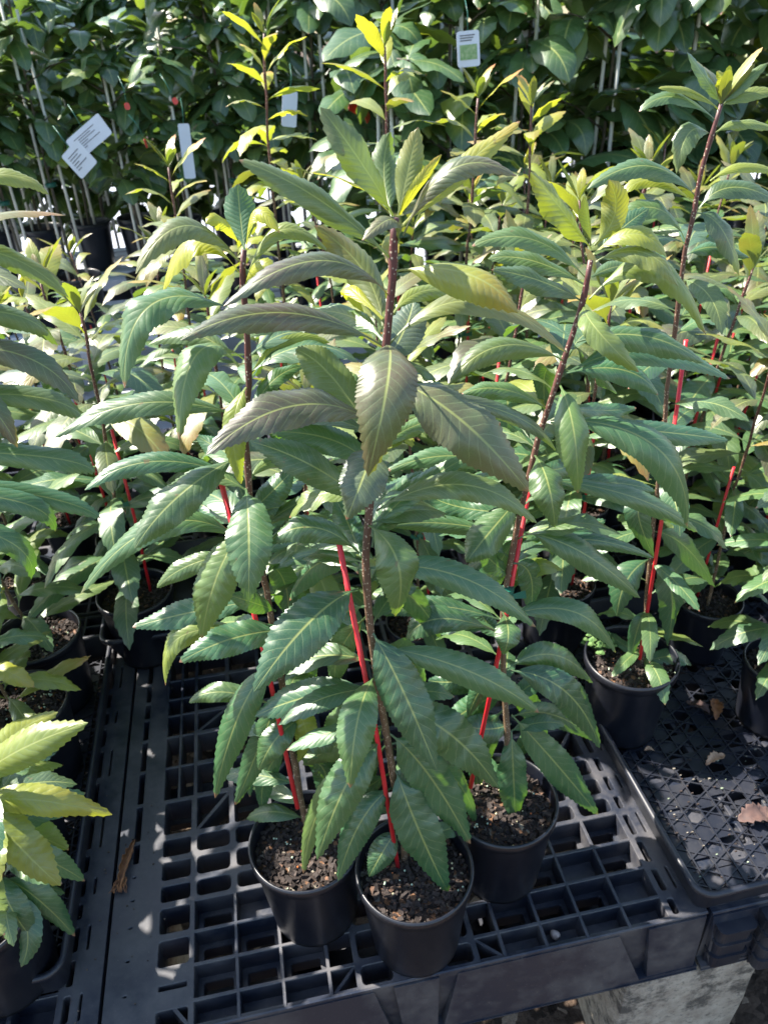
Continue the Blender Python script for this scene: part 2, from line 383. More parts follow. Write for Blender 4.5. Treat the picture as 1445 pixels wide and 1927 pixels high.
# ------------------------------------------------------------------ the three front plants (and other near ones) leaf by leaf
def near_plant(name, label, cat, pot, stem, leaves, group, k, stake=None, tie=None, r0=.0062, r1=.0032, nseg=44, na=6, auto=None, dS=0):
    """stem: (px, py, Y) up from the soil; leaves: (bx,by, mx,my, tx,ty, dM, dT, w_px, P, Y[, roll])"""
    root = thing(name, label, cat, (pot[0], pot[1], pot[2] if len(pot) > 2 else 0), group)
    add_pot(root, k)
    sp = [at(x, y, Y) for x, y, Y in stem]
    base = Vector((sp[0].x, sp[0].y, .17)); b = MB(); stem_mesh(b, [base] + sp, r0, r1)
    obj('stem', b.mesh('stem', M['stem'], True, root.location), root)
    mb = MB()
    def Yof(py):
        for (x0, y0, Y0), (x1, y1, Y1) in zip(stem, stem[1:]):
            if y1 <= py <= y0: return Y0 + (Y1 - Y0) * (y0 - py) / (y0 - y1)
        return stem[0][2] if py > stem[0][1] else stem[-1][2]
    for lf in leaves:
        bx, by, mx, my, tx, ty, dM, dT, wpx, P, Yl = lf[:11]; roll = lf[11] if len(lf) > 11 else 0
        Y0 = Yof(by); P0 = at(bx, by, Y0); Mm = at(mx, my, Y0 + dM); T = at(tx, ty, Y0 + dT)
        P1 = Mm * 2 - (P0 + T) * .5
        dist = (Mm - Vector((0, 0, CH))).dot(ROT @ Vector((0, 0, -1))); wm = wpx * dist / 1440
        ls = (T - P0).length; n = max(16, min(nseg, int(ls / .0042) // 2 * 2))
        low = max(0, min(1, (my - 650) / 500)); n = max(n, 56) if low > 0 and nseg > 40 else n
        leaf(mb, P0, P1, T, wm * .88, roll=roll, quilt=low * random.uniform(.012, .028), nseg=n, na=na, P=P, Y=Yl, B=random.random(), wave=random.uniform(.06, .22), fold=lf[12] if len(lf) > 12 else random.uniform(.25, .6), pet=.10)
    if auto: foliage_auto(mb, [base] + sp, *auto[:3], nseg=22, **auto[3])
    obj('foliage', mb.mesh('foliage', M['leaf'], True, root.location), root)
    if stake: add_stake(root, *stake)
    if tie is not None: add_tie(root, tie)
    return root

C_ = [(760, 1590, .755), (735, 1430, .76), (716, 1330, .76), (700, 1210, .76), (685, 1100, .76), (690, 1010, .76), (697, 930, .76), (712, 780, .76), (728, 620, .76), (738, 500, .76), (745, 410, .76)]
CL = [
 (740,405,677,302,603,202,-.01,.00,68,.3,.12), (740,410,678,352,586,324,.0,-.02,20,.25,.9,50), (738,408,722,325,735,248,.04,.05,52,.1,.12), (750,405,768,318,787,240,.01,.02,48,.4,.30),
 (752,405,783,352,830,291,-.01,.0,17,.35,.85,45), (752,430,866,318,978,228,.03,.05,44,.35,.62), (758,443,850,318,972,331,-.02,-.02,50,.9,.05), (748,452,738,412,682,452,-.04,-.06,36,.8,.05),
 (735,484,594,371,450,301,.0,.0,60,.35,.1), (732,556,600,490,421,576,-.03,-.05,60,.95,.0), (721,612,680,505,592,425,.05,.07,70,.65,.2), (720,600,655,540,684,588,.05,.06,30,0,1),
 (720,650,535,588,340,640,-.03,-.06,68,.95,.0), (720,640,650,592,560,588,.05,.08,46,.15,.1), (727,650,731,706,692,897,-.115,-.14,126,1,.06,0,.42), (741,509,878,515,975,589,-.05,-.08,88,.45,.5,0,.8),
 (738,592,805,545,900,560,.03,.05,36,.1,.45), (730,650,890,566,1068,664,.0,.0,54,.6,.25,-10), (720,690,760,622,778,565,.06,.10,80,.45,.0), (707,830,625,710,556,658,.04,.06,78,.1,.2),
 (712,800,560,762,388,856,-.04,-.08,88,.85,.0), (692,950,590,878,470,830,-.02,.0,72,.08,.04), (700,880,625,828,505,812,.02,.03,62,.05,.06), (706,838,688,886,652,978,-.07,-.09,96,.7,.0),
 (733,712,862,786,995,926,-.06,-.09,124,1,.05,0,.45), (713,850,775,803,850,790,.04,.06,34,0,.1), (708,961,870,912,1010,984,-.02,-.03,60,.1,.15), (703,1000,775,925,891,853,.02,.03,46,.05,.05),
 (700,1030,732,950,800,888,.05,.08,72,.05,.02), (690,985,748,1058,744,1160,-.07,-.07,92,.05,.14), (677,1041,588,992,500,1024,.0,.0,60,.05,.05), (674,1107,583,1170,478,1302,-.06,-.10,108,.05,.0),
 (690,1070,862,1084,1008,1180,-.03,-.05,62,.05,.0), (678,1045,655,985,632,940,.05,.07,54,0,0), (698,1185,758,1300,822,1450,-.05,-.10,94,.05,.0), (706,1270,674,1350,659,1483,-.08,-.12,80,.02,.08),
 (722,1390,655,1470,597,1618,-.05,-.08,86,0,.06), (712,1400,612,1500,571,1644,-.02,-.03,44,0,.2), (728,1400,680,1455,640,1500,.01,.02,36,0,0), (742,1480,680,1545,636,1658,-.03,-.05,64,0,0),
 (742,1440,785,1555,843,1680,-.05,-.08,92,0,0), (732,1380,808,1460,885,1588,-.02,-.04,86,0,0), (748,1560,722,1600,694,1650,-.02,-.03,52,.1,0), (706,1215,880,1262,1014,1341,-.02,-.04,66,0,.05),
 (728,1330,842,1378,938,1483,-.03,-.05,94,0,.04), (706,1300,585,1310,480,1348,.03,.04,74,0,0), (690,1160,640,1225,630,1294,.03,.04,52,0,.1), (742,1410,850,1460,898,1556,.03,.04,48,0,0),
 (735,735,950,775,1046,848,.02,.03,34,.5,0), (688,1060,600,1060,545,1130,.06,.08,60,0,0), (690,1090,770,1120,830,1200,.07,.1,56,0,0), (700,1230,770,1240,800,1330,.06,.1,60,0,0), (690,1140,620,1170,560,1230,.08,.12,55,0,0),
 (745,1470,800,1500,850,1520,.05,.08,50,0,0), (725,1360,690,1420,700,1500,.04,.05,50,0,0), (740,1450,660,1500,600,1530,.06,.08,56,0,0), (715,1330,650,1350,600,1400,.06,.08,56,0,.1), (735,1400,800,1400,860,1440,.03,.03,52,0,0), (725,1370,640,1400,570,1440,.05,.08,60,0,.15)]
L_ = [(572, 1520, .83), (545, 1390, .84), (530, 1290, .85), (508, 1140, .85), (478, 1010, .85), (464, 900, .85), (464, 750, .85), (467, 650, .85), (458, 560, .85), (460, 470, .85)]
LL = [
 (460,470,452,402,448,346,.02,.03,62,.12,.0), (463,470,482,400,527,438,.0,-.02,34,.05,.95), (452,462,420,418,388,420,-.01,-.02,32,.05,.9), (459,500,352,424,256,515,-.03,-.06,62,.45,.15), (450,512,365,455,306,553,.0,.01,74,.05,.95,18),
 (465,520,530,432,620,475,.0,.0,36,.1,.35), (460,540,485,498,528,512,-.02,-.03,38,.05,.9), (456,590,290,570,235,730,-.04,-.07,78,.05,.05), (460,676,372,665,337,827,-.05,-.09,74,.03,.16), (450,690,370,630,280,648,.03,.05,42,0,.15),
 (470,708,540,645,620,645,.02,.02,24,0,.5,30), (468,790,512,718,570,690,.03,.05,34,0,.05), (455,785,270,758,101,824,.0,.0,54,.03,.08), (466,725,440,800,454,911,-.04,-.05,48,.05,.45), (455,900,290,868,160,922,.0,-.01,44,0,.0),
 (458,855,340,930,254,1032,-.05,-.08,84,.08,.06), (465,1025,310,985,153,1116,-.01,-.01,56,0,.05), (463,918,468,1000,468,1133,-.09,-.13,94,.02,.05), (462,995,410,1080,380,1202,-.05,-.06,84,.02,.18), (455,1040,360,1062,296,1106,-.01,-.01,42,0,.12),
 (490,1130,370,1150,250,1180,.02,.02,58,0,0), (500,1195,345,1195,312,1290,.0,-.02,46,0,.4), (565,1185,450,1198,338,1246,-.04,-.05,66,0,.0), (520,1240,450,1345,405,1502,-.04,-.05,66,0,.02), (528,1300,490,1400,443,1515,.0,.0,52,.15,0),
 (520,1330,420,1302,356,1322,.02,.03,40,0,.1), (500,1060,535,1095,543,1172,.02,.02,54,0,.0), (538,1330,575,1370,562,1435,-.02,-.02,46,0,.5), (470,965,512,925,552,884,.02,.03,56,.05,0), (469,905,520,866,600,880,.03,.03,22,0,.2),
 (475,990,520,955,575,985,.03,.04,48,.05,0), (480,1005,550,952,628,925,.03,.04,26,0,.1), (462,760,510,790,560,850,.06,.09,50,0,0), (505,1120,560,1140,600,1210,.04,.06,56,0,0), (545,1400,480,1430,470,1500,.05,.07,40,0,0), (550,1420,590,1400,630,1440,.03,.04,56,0,0),
 (570,1350,520,1390,488,1450,-.03,-.04,58,0,.05), (520,1150,480,1135,430,1120,-.02,-.03,40,0,0), (555,1420,600,1395,660,1400,-.01,-.02,50,0,.1), (550,1430,610,1450,600,1530,.0,-.01,50,0,0), (545,1400,500,1460,495,1530,.03,.03,42,0,0), (465,880,420,850,370,820,.06,.09,50,0,0), (460,640,520,600,560,560,.06,.08,40,.1,.2), (470,980,400,960,350,930,.08,.1,45,0,0), (515,1180,570,1230,590,1300,.05,.08,50,0,0)]
R_ = [(958, 1500, .82), (955, 1350, .84), (942, 1230, .85), (942, 1170, .85), (955, 1080, .85), (970, 1010, .85), (993, 905, .85), (1015, 810, .85), (1050, 710, .85), (1078, 640, .85), (1098, 560, .85), (1113, 490, .85)]
RL = [
 (1113,468,1058,397,998,324,.0,.0,62,.2,.45), (1112,462,1106,415,1098,369,-.01,-.02,27,.65,.1), (1118,462,1157,400,1145,338,.0,.0,54,.5,.45), (1125,472,1175,425,1221,392,.02,.03,40,.1,0), (1115,478,1195,440,1254,484,-.02,-.03,46,.1,.65),
 (1120,492,1210,475,1277,540,-.03,-.05,52,.2,.3), (1107,563,1235,500,1328,630,-.01,-.03,66,.1,.3), (1113,521,1157,502,1204,500,.02,.03,36,0,.1), (1100,521,1000,450,888,463,.0,.0,46,.1,.1), (1100,535,1000,490,918,487,.02,.03,42,.05,.1),
 (1102,570,1015,528,925,508,.0,.0,50,.5,0), (1098,575,1122,620,1201,700,-.07,-.09,54,.1,.25), (1085,643,1210,632,1323,683,-.02,-.03,62,.05,.05), (1070,700,1215,662,1373,713,.02,.02,56,.05,0), (1065,702,1172,696,1238,743,-.01,-.02,56,0,0),
 (1052,722,1078,806,1087,928,-.08,-.10,70,.0,.15), (1035,790,1232,840,1293,992,-.06,-.08,86,0,.04), (1035,795,1240,812,1369,828,.02,.03,48,0,0), (1045,765,1125,772,1197,768,.05,.07,36,0,0), (1010,920,1140,908,1231,924,.03,.04,38,0,0),
 (1005,900,1190,935,1312,1001,.0,.0,44,0,.05), (1005,855,1030,908,1044,993,-.07,-.09,72,0,.1), (1066,682,945,650,844,724,-.03,-.04,56,.15,.15), (1030,770,945,732,868,742,.0,.0,40,0,.1), (1050,712,1026,700,1025,778,.02,.02,46,.05,0),
 (1005,855,985,825,955,798,.03,.04,22,0,0), (1000,905,865,858,727,887,.02,.02,46,0,.05), (972,1010,840,985,734,990,.02,.02,38,0,.05), (985,928,922,1000,877,1058,-.05,-.07,76,0,.08), (985,965,870,955,802,928,.04,.06,46,0,0),
 (985,1002,1095,1040,1204,1125,-.03,-.04,62,0,.06), (985,1020,1065,1000,1139,978,.03,.04,46,0,0), (979,1039,1100,1015,1229,1050,.0,.0,34,0,.0), (965,1060,998,1085,996,1158,.0,.0,52,0,0), (965,1085,930,1060,902,1030,.0,-.02,44,0,0),
 (940,1165,1075,1150,1158,1228,-.02,-.03,52,0,.04), (945,1150,956,1190,947,1232,-.06,-.07,52,0,.06), (938,1165,816,1140,722,1158,.02,.02,42,0,.02), (938,1190,820,1165,760,1216,.0,.0,58,0,.02), (942,1205,915,1170,895,1148,.03,.04,42,0,0),
 (948,1262,1062,1300,1128,1408,-.03,-.04,70,0,0), (950,1262,1040,1232,1115,1285,.02,.02,56,0,.05), (962,1345,1044,1435,1125,1533,-.02,-.03,68,0,0), (962,1350,1040,1345,1126,1397,.03,.04,44,.05,0), (962,1362,915,1372,866,1362,.0,.0,62,0,0),
 (962,1375,966,1463,970,1560,-.03,-.04,62,0,0), (942,1255,905,1295,880,1350,.0,.0,36,0,0), (942,1250,870,1280,805,1280,.04,.06,56,0,0), (950,1300,890,1330,830,1370,.05,.06,50,0,0), (955,1330,880,1400,840,1460,.02,.03,56,0,0), (950,1280,1000,1330,1030,1390,.05,.06,50,0,0), (958,1360,905,1420,900,1490,.03,.03,46,0,0), (1080,650,1120,690,1160,740,.06,.09,40,0,0), (1000,880,1060,880,1100,850,.06,.08,44,0,0), (975,1000,920,1090,890,1130,.06,.08,50,0,0)]
GRP = 'saplings in black pots on the front pallet'
SAPC = near_plant('potted_sapling', 'tall sapling in the foremost pot of the pallet, its red stake top showing bare', 'potted sapling', (.146, .72), C_, CL, GRP, 0, (at(750, 1640, .74), at(638, 1022, .765)), None, .0062, .0040, auto=(.05, .78, 24, dict(L0=.165, young=False, Pm=.2, wid=.2, azlim=(R(-5), R(185)))))
SAPL = near_plant('potted_sapling', 'sapling left of the foremost one with long drooping leaves over the bare pallet deck', 'potted sapling', (-.025, .81), L_, LL, GRP, 1, (at(560, 1520, .80), at(413, 893, .87)), at(535, 1330, .845), r0=.0056, auto=(.05, .8, 22, dict(L0=.165, young=False, Pm=.2, wid=.2, azlim=(R(0), R(190)))))
SAPR = near_plant('potted_sapling', 'sapling right of the foremost one, leaning right with glossy toothed leaves', 'potted sapling', (.33, .813), R_, RL, GRP, 2, (at(885, 1482, .81), at(1005, 866, .87)), at(955, 1112, .845), r0=.0056, auto=(.05, .85, 26, dict(L0=.16, young=False, Pm=.2, wid=.2, azlim=(R(-20), R(180)))))

H_ = [(1210, 1225, 1.08), (1222, 1050, 1.09), (1250, 800, 1.1), (1285, 490, 1.1), (1320, 330, 1.1), (1357, 195, 1.1)]
HL = [(1355,195,1328,150,1292,98,0,0,32,.2,.05), (1357,195,1362,160,1348,134,0,0,26,.1,.9), (1357,195,1392,160,1445,118,0,0,26,.1,.1), (1357,200,1400,178,1470,170,0,0,30,.1,.3), (1352,205,1295,170,1238,166,0,0,18,.1,.5), (1348,228,1270,182,1202,210,0,0,30,.2,.05),
 (1342,258,1298,248,1272,326,-.02,-.03,48,.25,.1), (1345,250,1400,230,1470,245,0,0,24,.1,.3), (1335,340,1400,312,1470,330,0,0,22,0,.6), (1314,392,1380,352,1470,385,0,0,46,.2,.05), (1310,400,1358,432,1390,518,-.02,-.03,52,.55,0), (1312,375,1220,312,1104,356,0,0,48,.1,.05), (1308,385,1228,338,1165,372,.02,.02,30,0,.6),
 (1290,480,1345,465,1410,485,0,0,34,.1,0), (1288,450,1235,392,1155,412,0,0,46,.05,.1), (1225,1050,1180,1090,1160,1160,-.03,-.04,62,0,0), (1225,1060,1262,1110,1255,1215,-.03,-.04,58,0,0), (1230,1000,1290,1030,1345,1105,0,0,52,0,0), (1235,960,1200,960,1230,1050,-.03,-.04,52,0,0), (1215,1150,1200,1180,1185,1245,-.02,-.02,30,0,0)]
CGK = 'saplings standing behind the front pallet'
near_plant('potted_sapling', 'tall leaning sapling in the left front pot of the right-hand tray, grey silvery leaves', 'potted sapling', (.706, 1.08, .012), H_, HL, 'saplings in the trays beside the front pallet', 0, (at(1203, 1240, 1.06), at(1290, 640, 1.11)), None, .005, .003, 26, 4, (.06, .72, 26, dict(L0=.165)))
K_ = [(-300, 1050, 1.14), (-220, 850, 1.14), (-150, 650, 1.14), (-125, 500, 1.14), (-115, 340, 1.14)]
KL = [(-150,655,40,668,150,757,.0,-.02,60,.95,0,0,.5), (-160,690,-40,745,34,842,-.03,-.05,56,1,0), (-200,850,70,858,181,889,.0,.0,52,.1,.05), (-120,350,10,328,93,366,.0,.0,38,.2,.4), (-230,930,20,940,106,1000,.0,.0,48,0,0), (-230,900,60,930,190,975,.03,.03,44,0,0),
      (-180,760,60,745,170,800,.03,.04,50,.2,.1), (-140,600,20,590,110,650,.03,.05,50,.3,.1), (-125,480,10,480,130,560,.03,.03,46,.2,.2), (-240,960,0,1010,60,1090,-.02,-.03,48,0,0)]
near_plant('potted_sapling', 'sapling with purple-brown leaves reaching in over the left edge of the photo', 'potted sapling', (-.80, 1.24, .012), K_, KL, CGK, 1, None, None, .005, .003, 30, 4, (.15, .9, 22, dict(L0=.18, Pm=.8, wid=.21)))
# crate at the left: short yellowish plants
D4 = [(10, 1690, .80), (0, 1600, .80), (-10, 1520, .8), (-30, 1440, .8)]
D4L = [(-20,1560,60,1570,130,1600,.05,.06,60,0,.2), (-30,1450,30,1380,110,1340,.08,.12,60,.1,.5), (-10,1540,50,1450,120,1440,.1,.14,56,0,.3), (0,1660,50,1740,40,1820,-.05,-.08,56,0,.0), (0,1600,-20,1700,10,1760,-.08,-.12,60,.05,.3), (-55,1478,30,1415,166,1360,-.02,-.02,78,0,.38), (-50,1510,60,1505,212,1533,-.03,-.03,62,.3,.6), (-40,1500,30,1585,115,1667,-.05,-.08,86,.2,.42), (0,1600,80,1615,160,1658,.0,.0,54,0,.0), (5,1650,70,1690,142,1762,-.02,-.03,56,0,0), (0,1640,20,1705,70,1777,-.04,-.06,62,0,0), (-40,1500,0,1450,60,1400,.06,.09,60,0,.1)]
CG = 'young saplings in the crate at the left'
near_plant('potted_seedling', 'short yellow-green plant in the front pot of the left crate, one leaf golden', 'potted plant', (-.562, .80, .012), D4, D4L, CG, 1, None, None, .004, .003, 40, 6, (.2, .95, 16, dict(L0=.125, young=False, Pm=.2, wid=.27)))
for i, (px, py, yy, lbl, wk) in enumerate(((-.575, 1.03, 0, 'short plant in the second pot from the front of the left crate', .0), (-.575, 1.24, 0, 'short plant with pinkish new leaves in the third pot of the left crate', .5), (-.578, 1.46, 0, 'dark leaved plant in the rearmost pot of the left crate', 0))):
    st = [(0, 0, 0)]
    root = thing('potted_seedling', lbl, 'potted plant', (px, py, .012), CG); add_pot(root, i)
    base = Vector((px, py, .18)); hh = (.16, .34, .48)[i]; pts = [base + Vector((-.06 * s, -.02 * s, hh * s)) for s in (0, .33, .66, 1)]
    b = MB(); stem_mesh(b, pts, .004, .003); obj('stem', b.mesh('stem', M['stem'], True, root.location), root)
    mb = MB()
    for k in range((8, 18, 22)[i]):
        auto_leaf(mb, interp(pts, .15 + .85 * k / 24), k * 2.4 + .5, R(random.uniform(5, 45)), (.135, .17, .20)[i] * random.uniform(.8, 1.1), (.034, .038, .042)[i], R(random.uniform(0, 50)), nseg=24, na=6,
                  P=random.random() * (.1, .6, .1)[i], Y=random.random() * (.6, .75, .25)[i], B=random.random(), wave=.2, fold=.2)
    obj('foliage', mb.mesh('foliage', M['leaf'], True, root.location), root)

# ------------------------------------------------------------------ rows of saplings behind
def sapling_variant(seed, h, lean, nl, nseg, L0, yl=0):
    random.seed(seed); root = thing('potted_sapling', 'x', 'potted sapling')
    add_pot(root, seed, False)
    pts = [Vector((lean[0] * s * s + .012 * math.sin(seed + 5 * s), lean[1] * s * s, .17 + (h - .17) * s)) for s in (0, .2, .4, .6, .8, 1)]
    b = MB(); stem_mesh(b, pts, .0052, .003); obj('stem', b.mesh('stem', M['stem']), root)
    mb = MB(); foliage_auto(mb, pts, .08, .99, nl, L0, nseg, True, seed, 1, .6, yl=yl); obj('foliage', mb.mesh('foliage', M['leaf']), root)
    add_stake(root, (.035, .02, .17), (.02 + lean[0] * .5, .015 + lean[1] * .5, .62 + .15 * random.random()))
    add_tie(root, pts[2] + Vector((.01, .0, .0)))
    return root
VAR = [sapling_variant(11, .95, (.05, .0), 36, 20, .265), sapling_variant(12, 1.05, (-.06, .02), 38, 20, .265), sapling_variant(13, .88, (.02, -.05), 36, 20, .265),
       sapling_variant(14, 1.0, (.08, .03), 36, 14, .245), sapling_variant(15, .92, (-.03, .05), 38, 14, .25)]
VAR.append(sapling_variant(16, 1.35, (-.06, .02), 60, 14, .17, 1.0)); VAR.append(sapling_variant(17, 1.2, (.05, .0), 46, 14, .20, .35))
KID = {}
USED = set()
def place(var, x, y, z, rot, sc, label, group):
    o = VAR[var]
    if var in USED: o = copy_tree(VAR[var])
    USED.add(var); o.location = (x, y, z); o.rotation_euler.z = rot; o.scale = (1, 1, sc) if False else (sc, sc, sc)
    o['label'] = label; o['group'] = group; return o
EXPL = [ # x, y, top z, label
 (-.37, 1.59, 1.0, 'sapling in the front pot of the deep black tray, its red stake leaning left'),
 (-.84, 1.52, 1.12, 'added sapling behind the big leaved one, beyond the left edge, to shade the pallet'),  # added out of view to throw shade on the left part of the deck
 (-.80, 1.03, .95, 'added sapling in the left crate, mostly out of view, casting shade over the deck'),  # occluder added in the crate so the middle of the deck is shaded
 (.66, 1.38, .98, 'sapling in the pot just behind the tall leaning one of the right tray'),
 (1.0, 1.26, .92, 'sapling in the second pot along the right-hand tray'),
 (1.035, 1.02, .82, 'sapling in the right-hand tray cut by the right edge of the photo'),
 (-.10, 1.72, .98, 'sapling seen between the left and the foremost plants, behind the deep tray'),
 (-.17, 2.05, 1.16, 'taller sapling with a reddish stem standing before the white hang tags'),
 (.10, 2.25, 1.42, 'very tall yellow-green sapling rising to the top of the photo, left of centre'),
 (.42, 2.15, 1.40, 'very tall sapling whose top leaves reach the top of the photo, near centre'),
 (.60, 2.1, 1.27, 'tall sapling with an orange tip leaf under the blue hang tag'),
 (.79, 2.0, 1.25, 'tall sapling with upright orange tip leaf right of the blue hang tag'),
 (1.02, 1.9, 1.15, 'sapling with orange bud left of the tall leaning plant'),
 (.84, 1.7, 1.10, 'sapling with a yellow bud behind the plant leaning right'),
 (.56, 1.6, 1.0, 'small leaved sapling showing between the two front plants on the right'),
 (-.40, 1.85, 1.0, 'sapling with a short red stake behind the deep black tray'),
 (.30, 1.35, .90, 'sapling hidden behind the foremost plant'),
 (.05, 1.35, .86, 'sapling behind the gap between the left and foremost plants'),
 (1.30, 1.45, .98, 'sapling behind the right-hand tray near the right edge')]
VH = [.95 + .1, 1.05 + .1, .88 + .1, 1.0 + .1, .92 + .1, 1.42, 1.28]
for i, (x, y, tz, lb) in enumerate(EXPL):
    v = i % 3 if y < 1.9 else 3 + i % 2
    if 'yellow-green' in lb: v = 5
    elif 'tall' in lb and y > 1.95: v = 6
    place(v, x, y, 0.012 if y < 1.4 else .006, i * 1.9, tz / VH[v] if y < 1.9 else tz / VH[v], lb, 'saplings standing behind the front pallet')
random.seed(3)
pts = [(e[0], e[1]) for e in EXPL]; row = 0
for y in (1.55, 1.8, 2.05, 2.3, 2.55, 2.8):
    x = -.25 * y - .35 + .11 * (row % 2)
    while x < .78 * y + .25:
        xx, yy = x + random.uniform(-.025, .025), y + random.uniform(-.025, .025)
        if all((xx - a) ** 2 + (yy - b) ** 2 > .0500 for a, b in pts) and not (-.52 < xx < -.1 and y < 1.75) and not (xx < .05 and y > 2.6):
            pts.append((xx, yy)); v = random.randrange(3) if y < 1.7 else 3 + random.randrange(2)
            place(v, xx, yy, .006, random.uniform(0, 6.28), random.uniform(.84, 1.02) * (.95 if xx < .2 else 1) * (1 if y < 2.4 else .95), 'staked sapling in the dense rows behind, half hidden by its neighbours', 'saplings filling the rows behind')
        x += .255
    row += 1

# ------------------------------------------------------------------ pallets
def rr(x0, x1, y0, y1, r, n=3):             # rounded rectangle, ccw
    o = []
    for cx, cy, a0 in ((x1 - r, y0 + r, -90), (x1 - r, y1 - r, 0), (x0 + r, y1 - r, 90), (x0 + r, y0 + r, 180)):
        for k in range(n + 1): a = R(a0 + 90 * k / n); o.append((cx + r * math.cos(a), cy + r * math.sin(a)))
    return o
def hole_cell(b, x0, x1, y0, y1, m, r, depth, ztop=0):
    """top face of a cell with a rounded opening and the walls of the opening"""
    n = 3; ins = rr(x0 + m, x1 - m, y0 + m, y1 - m, r, n); out = []
    for q, (cx, cy) in enumerate(((x1, y0), (x1, y1), (x0, y1), (x0, y0))):
        for k in range(n + 1): out.append((cx, cy))
    N = len(ins); vs = [(x, y, ztop) for x, y in out] + [(x, y, ztop) for x, y in ins] + [(x, y, ztop - .0015) for x, y in rr(x0 + m + .0012, x1 - m - .0012, y0 + m + .0012, y1 - m - .0012, r, n)] + [(x, y, ztop - depth) for x, y in rr(x0 + m + .0012, x1 - m - .0012, y0 + m + .0012, y1 - m - .0012, r, n)]
    fs = []
    for i in range(N):
        j = (i + 1) % N
        fs.append((i, j, N + j, N + i) if out[i] != out[j] else (i, N + j, N + i))
        fs.append((N + i, N + j, 2 * N + j, 2 * N + i)); fs.append((2 * N + i, 2 * N + j, 3 * N + j, 3 * N + i))
    b.add(vs, fs)
def solid(b, x0, x1, y0, y1, z=0): b.add([(x0, y0, z), (x1, y0, z), (x1, y1, z), (x0, y1, z)], [(0, 1, 2, 3)])
S = 1.4
PX0, PX1, PY0, PY1 = -.2865 * S, .4815 * S, .645, .645 + 1.13
def pallet_mesh():
    b = MB()
    xs = [-.2865, -.2685, -.2545, -.228, -.180, -.1245, -.069, -.0125, .022, .070, .128, .173, .2075, .263, .3175, .375, .4315, .4515, .4655, .4815]
    ys = [.461, .4935, .536, .5785, .622, .654, .690, .726, .790, .852, .915, .962, 1.0]
    ys += [1.045, 1.11, 1.17, 1.205, 1.235, 1.268]
    X = [x * S for x in xs]; Y = [y * S for y in ys]; ny = len(Y) - 1
    for i in range(len(X) - 1):
        for j in range(ny):
            x0, x1, y0, y1 = X[i], X[i + 1], Y[j], Y[j + 1]
            if i in (0, 17, 18): 
                if i == 18: solid(b, x0, x1, y0, y1)
                elif i == 0: solid(b, x0, x1, y0, y1)
                else: hole_cell(b, x0, x1, y0, y1, min(x1 - x0, y1 - y0) * .33, .003, .02) if j % 2 else solid(b, x0, x1, y0, y1)
            elif i == 1:
                if j in (1, 2, 3, 4, 5):      # small peg holes
                    cy = (y0 + y1) / 2; solid(b, x0, x1, y0, cy - .008); solid(b, x0, x1, cy + .008, y1)
                    hole_cell(b, x0, x1, cy - .008, cy + .008, .0052, .0026, .012)
                elif j > 5: hole_cell(b, x0, x1, y0, y1, .003, .003, .06)
                else: solid(b, x0, x1, y0, y1)
            elif i == 2: solid(b, x0, x1, y0, y1)
            elif i == 16: hole_cell(b, x0, x1, y0, y1, .007, .004, .05)
            elif i == 3:
                if j == 1:                   # plate with a slot
                    cy = (y0 + y1) / 2; solid(b, x0, x1, y0, cy - .014); solid(b, x0, x1, cy + .014, y1); hole_cell(b, x0, x1, cy - .014, cy + .014, .0085, .0015, .05)
                elif j == 0: hole_cell(b, x0, x1, y0, y1, .006, .004, .06)
                elif j < 8: hole_cell(b, x0, x1, y0, y1, .0055, .006, .06)
                else: 
                    xm = (x0 + x1) / 2; hole_cell(b, x0, xm, y0, y1, .0018, .001, .06); hole_cell(b, xm, x1, y0, y1, .0018, .001, .06)
            elif i in (4, 5, 6, 12, 13, 14, 15) and (j < 4 or j > 14): hole_cell(b, x0, x1, y0, y1, .0021, .0008, .05)
            elif i in (7, 11) and j < 4: hole_cell(b, x0, x1, y0, y1, .0025, .001, .05)
            elif i in (8, 10) and j < 4: hole_cell(b, x0, x1, y0, y1, .0055, .008, .06)
            elif i == 9 and j < 4: hole_cell(b, x0, x1, y0, y1, .012, .012, .06) if j > 1 else solid(b, x0, x1, y0, y1)
            elif j in (4, 5, 6): hole_cell(b, x0, x1, y0, y1, .0055, .009, .06)
            elif j in (7, 8, 9, 10): hole_cell(b, x0, x1, y0, y1, .0048, .004, .06)
            else: hole_cell(b, x0, x1, y0, y1, .004, .003, .06)
    def diag(x0, y0, x1, y1, wd=.007, z=-.0022):
        a = Vector((x0 * S, y0 * S)); c = Vector((x1 * S, y1 * S)); d = (c - a).normalized(); p = Vector((-d.y, d.x)) * wd / 2
        b.hexa([(a.x - p.x, a.y - p.y, z - .05), (c.x - p.x, c.y - p.y, z - .05), (a.x + p.x, a.y + p.y, z - .05), (c.x + p.x, c.y + p.y, z - .05), (a.x - p.x, a.y - p.y, z), (c.x - p.x, c.y - p.y, z), (a.x + p.x, a.y + p.y, z), (c.x + p.x, c.y + p.y, z)])
    diag(-.18, .726, -.1245, .790); diag(-.1245, .962, -.18, .915); diag(-.0125, .461, .022, .4935, .005); diag(.2075, .461, .173, .4935, .005); diag(.375, .726, .4315, .79); diag(.3175, .852, .375, .79); diag(-.18, .461, -.205, .4935, .006)
    diag(.375, .915, .4315, .852); diag(.02, .726, .07, .79); diag(-.0125, .852, -.069, .79)
    # inner floor shelf below the lattice, each cell with its own smaller opening
    for (a0, a1) in ((4, 7), (12, 16)):
        for i in range(a0, a1):
            for j in range(0, 4):
                x0, x1, y0, y1 = X[i], X[i + 1], Y[j], Y[j + 1]
                if j == 0 or (i + j) % 4 == 0: b.box(x0 + .001, x1 - .001, y0 + .001, y1 - .001, -.047, -.044)
                else: hole_cell(b, x0, x1, y0 + .0003, y1 - .0003, .012, .003, .03, -.045)
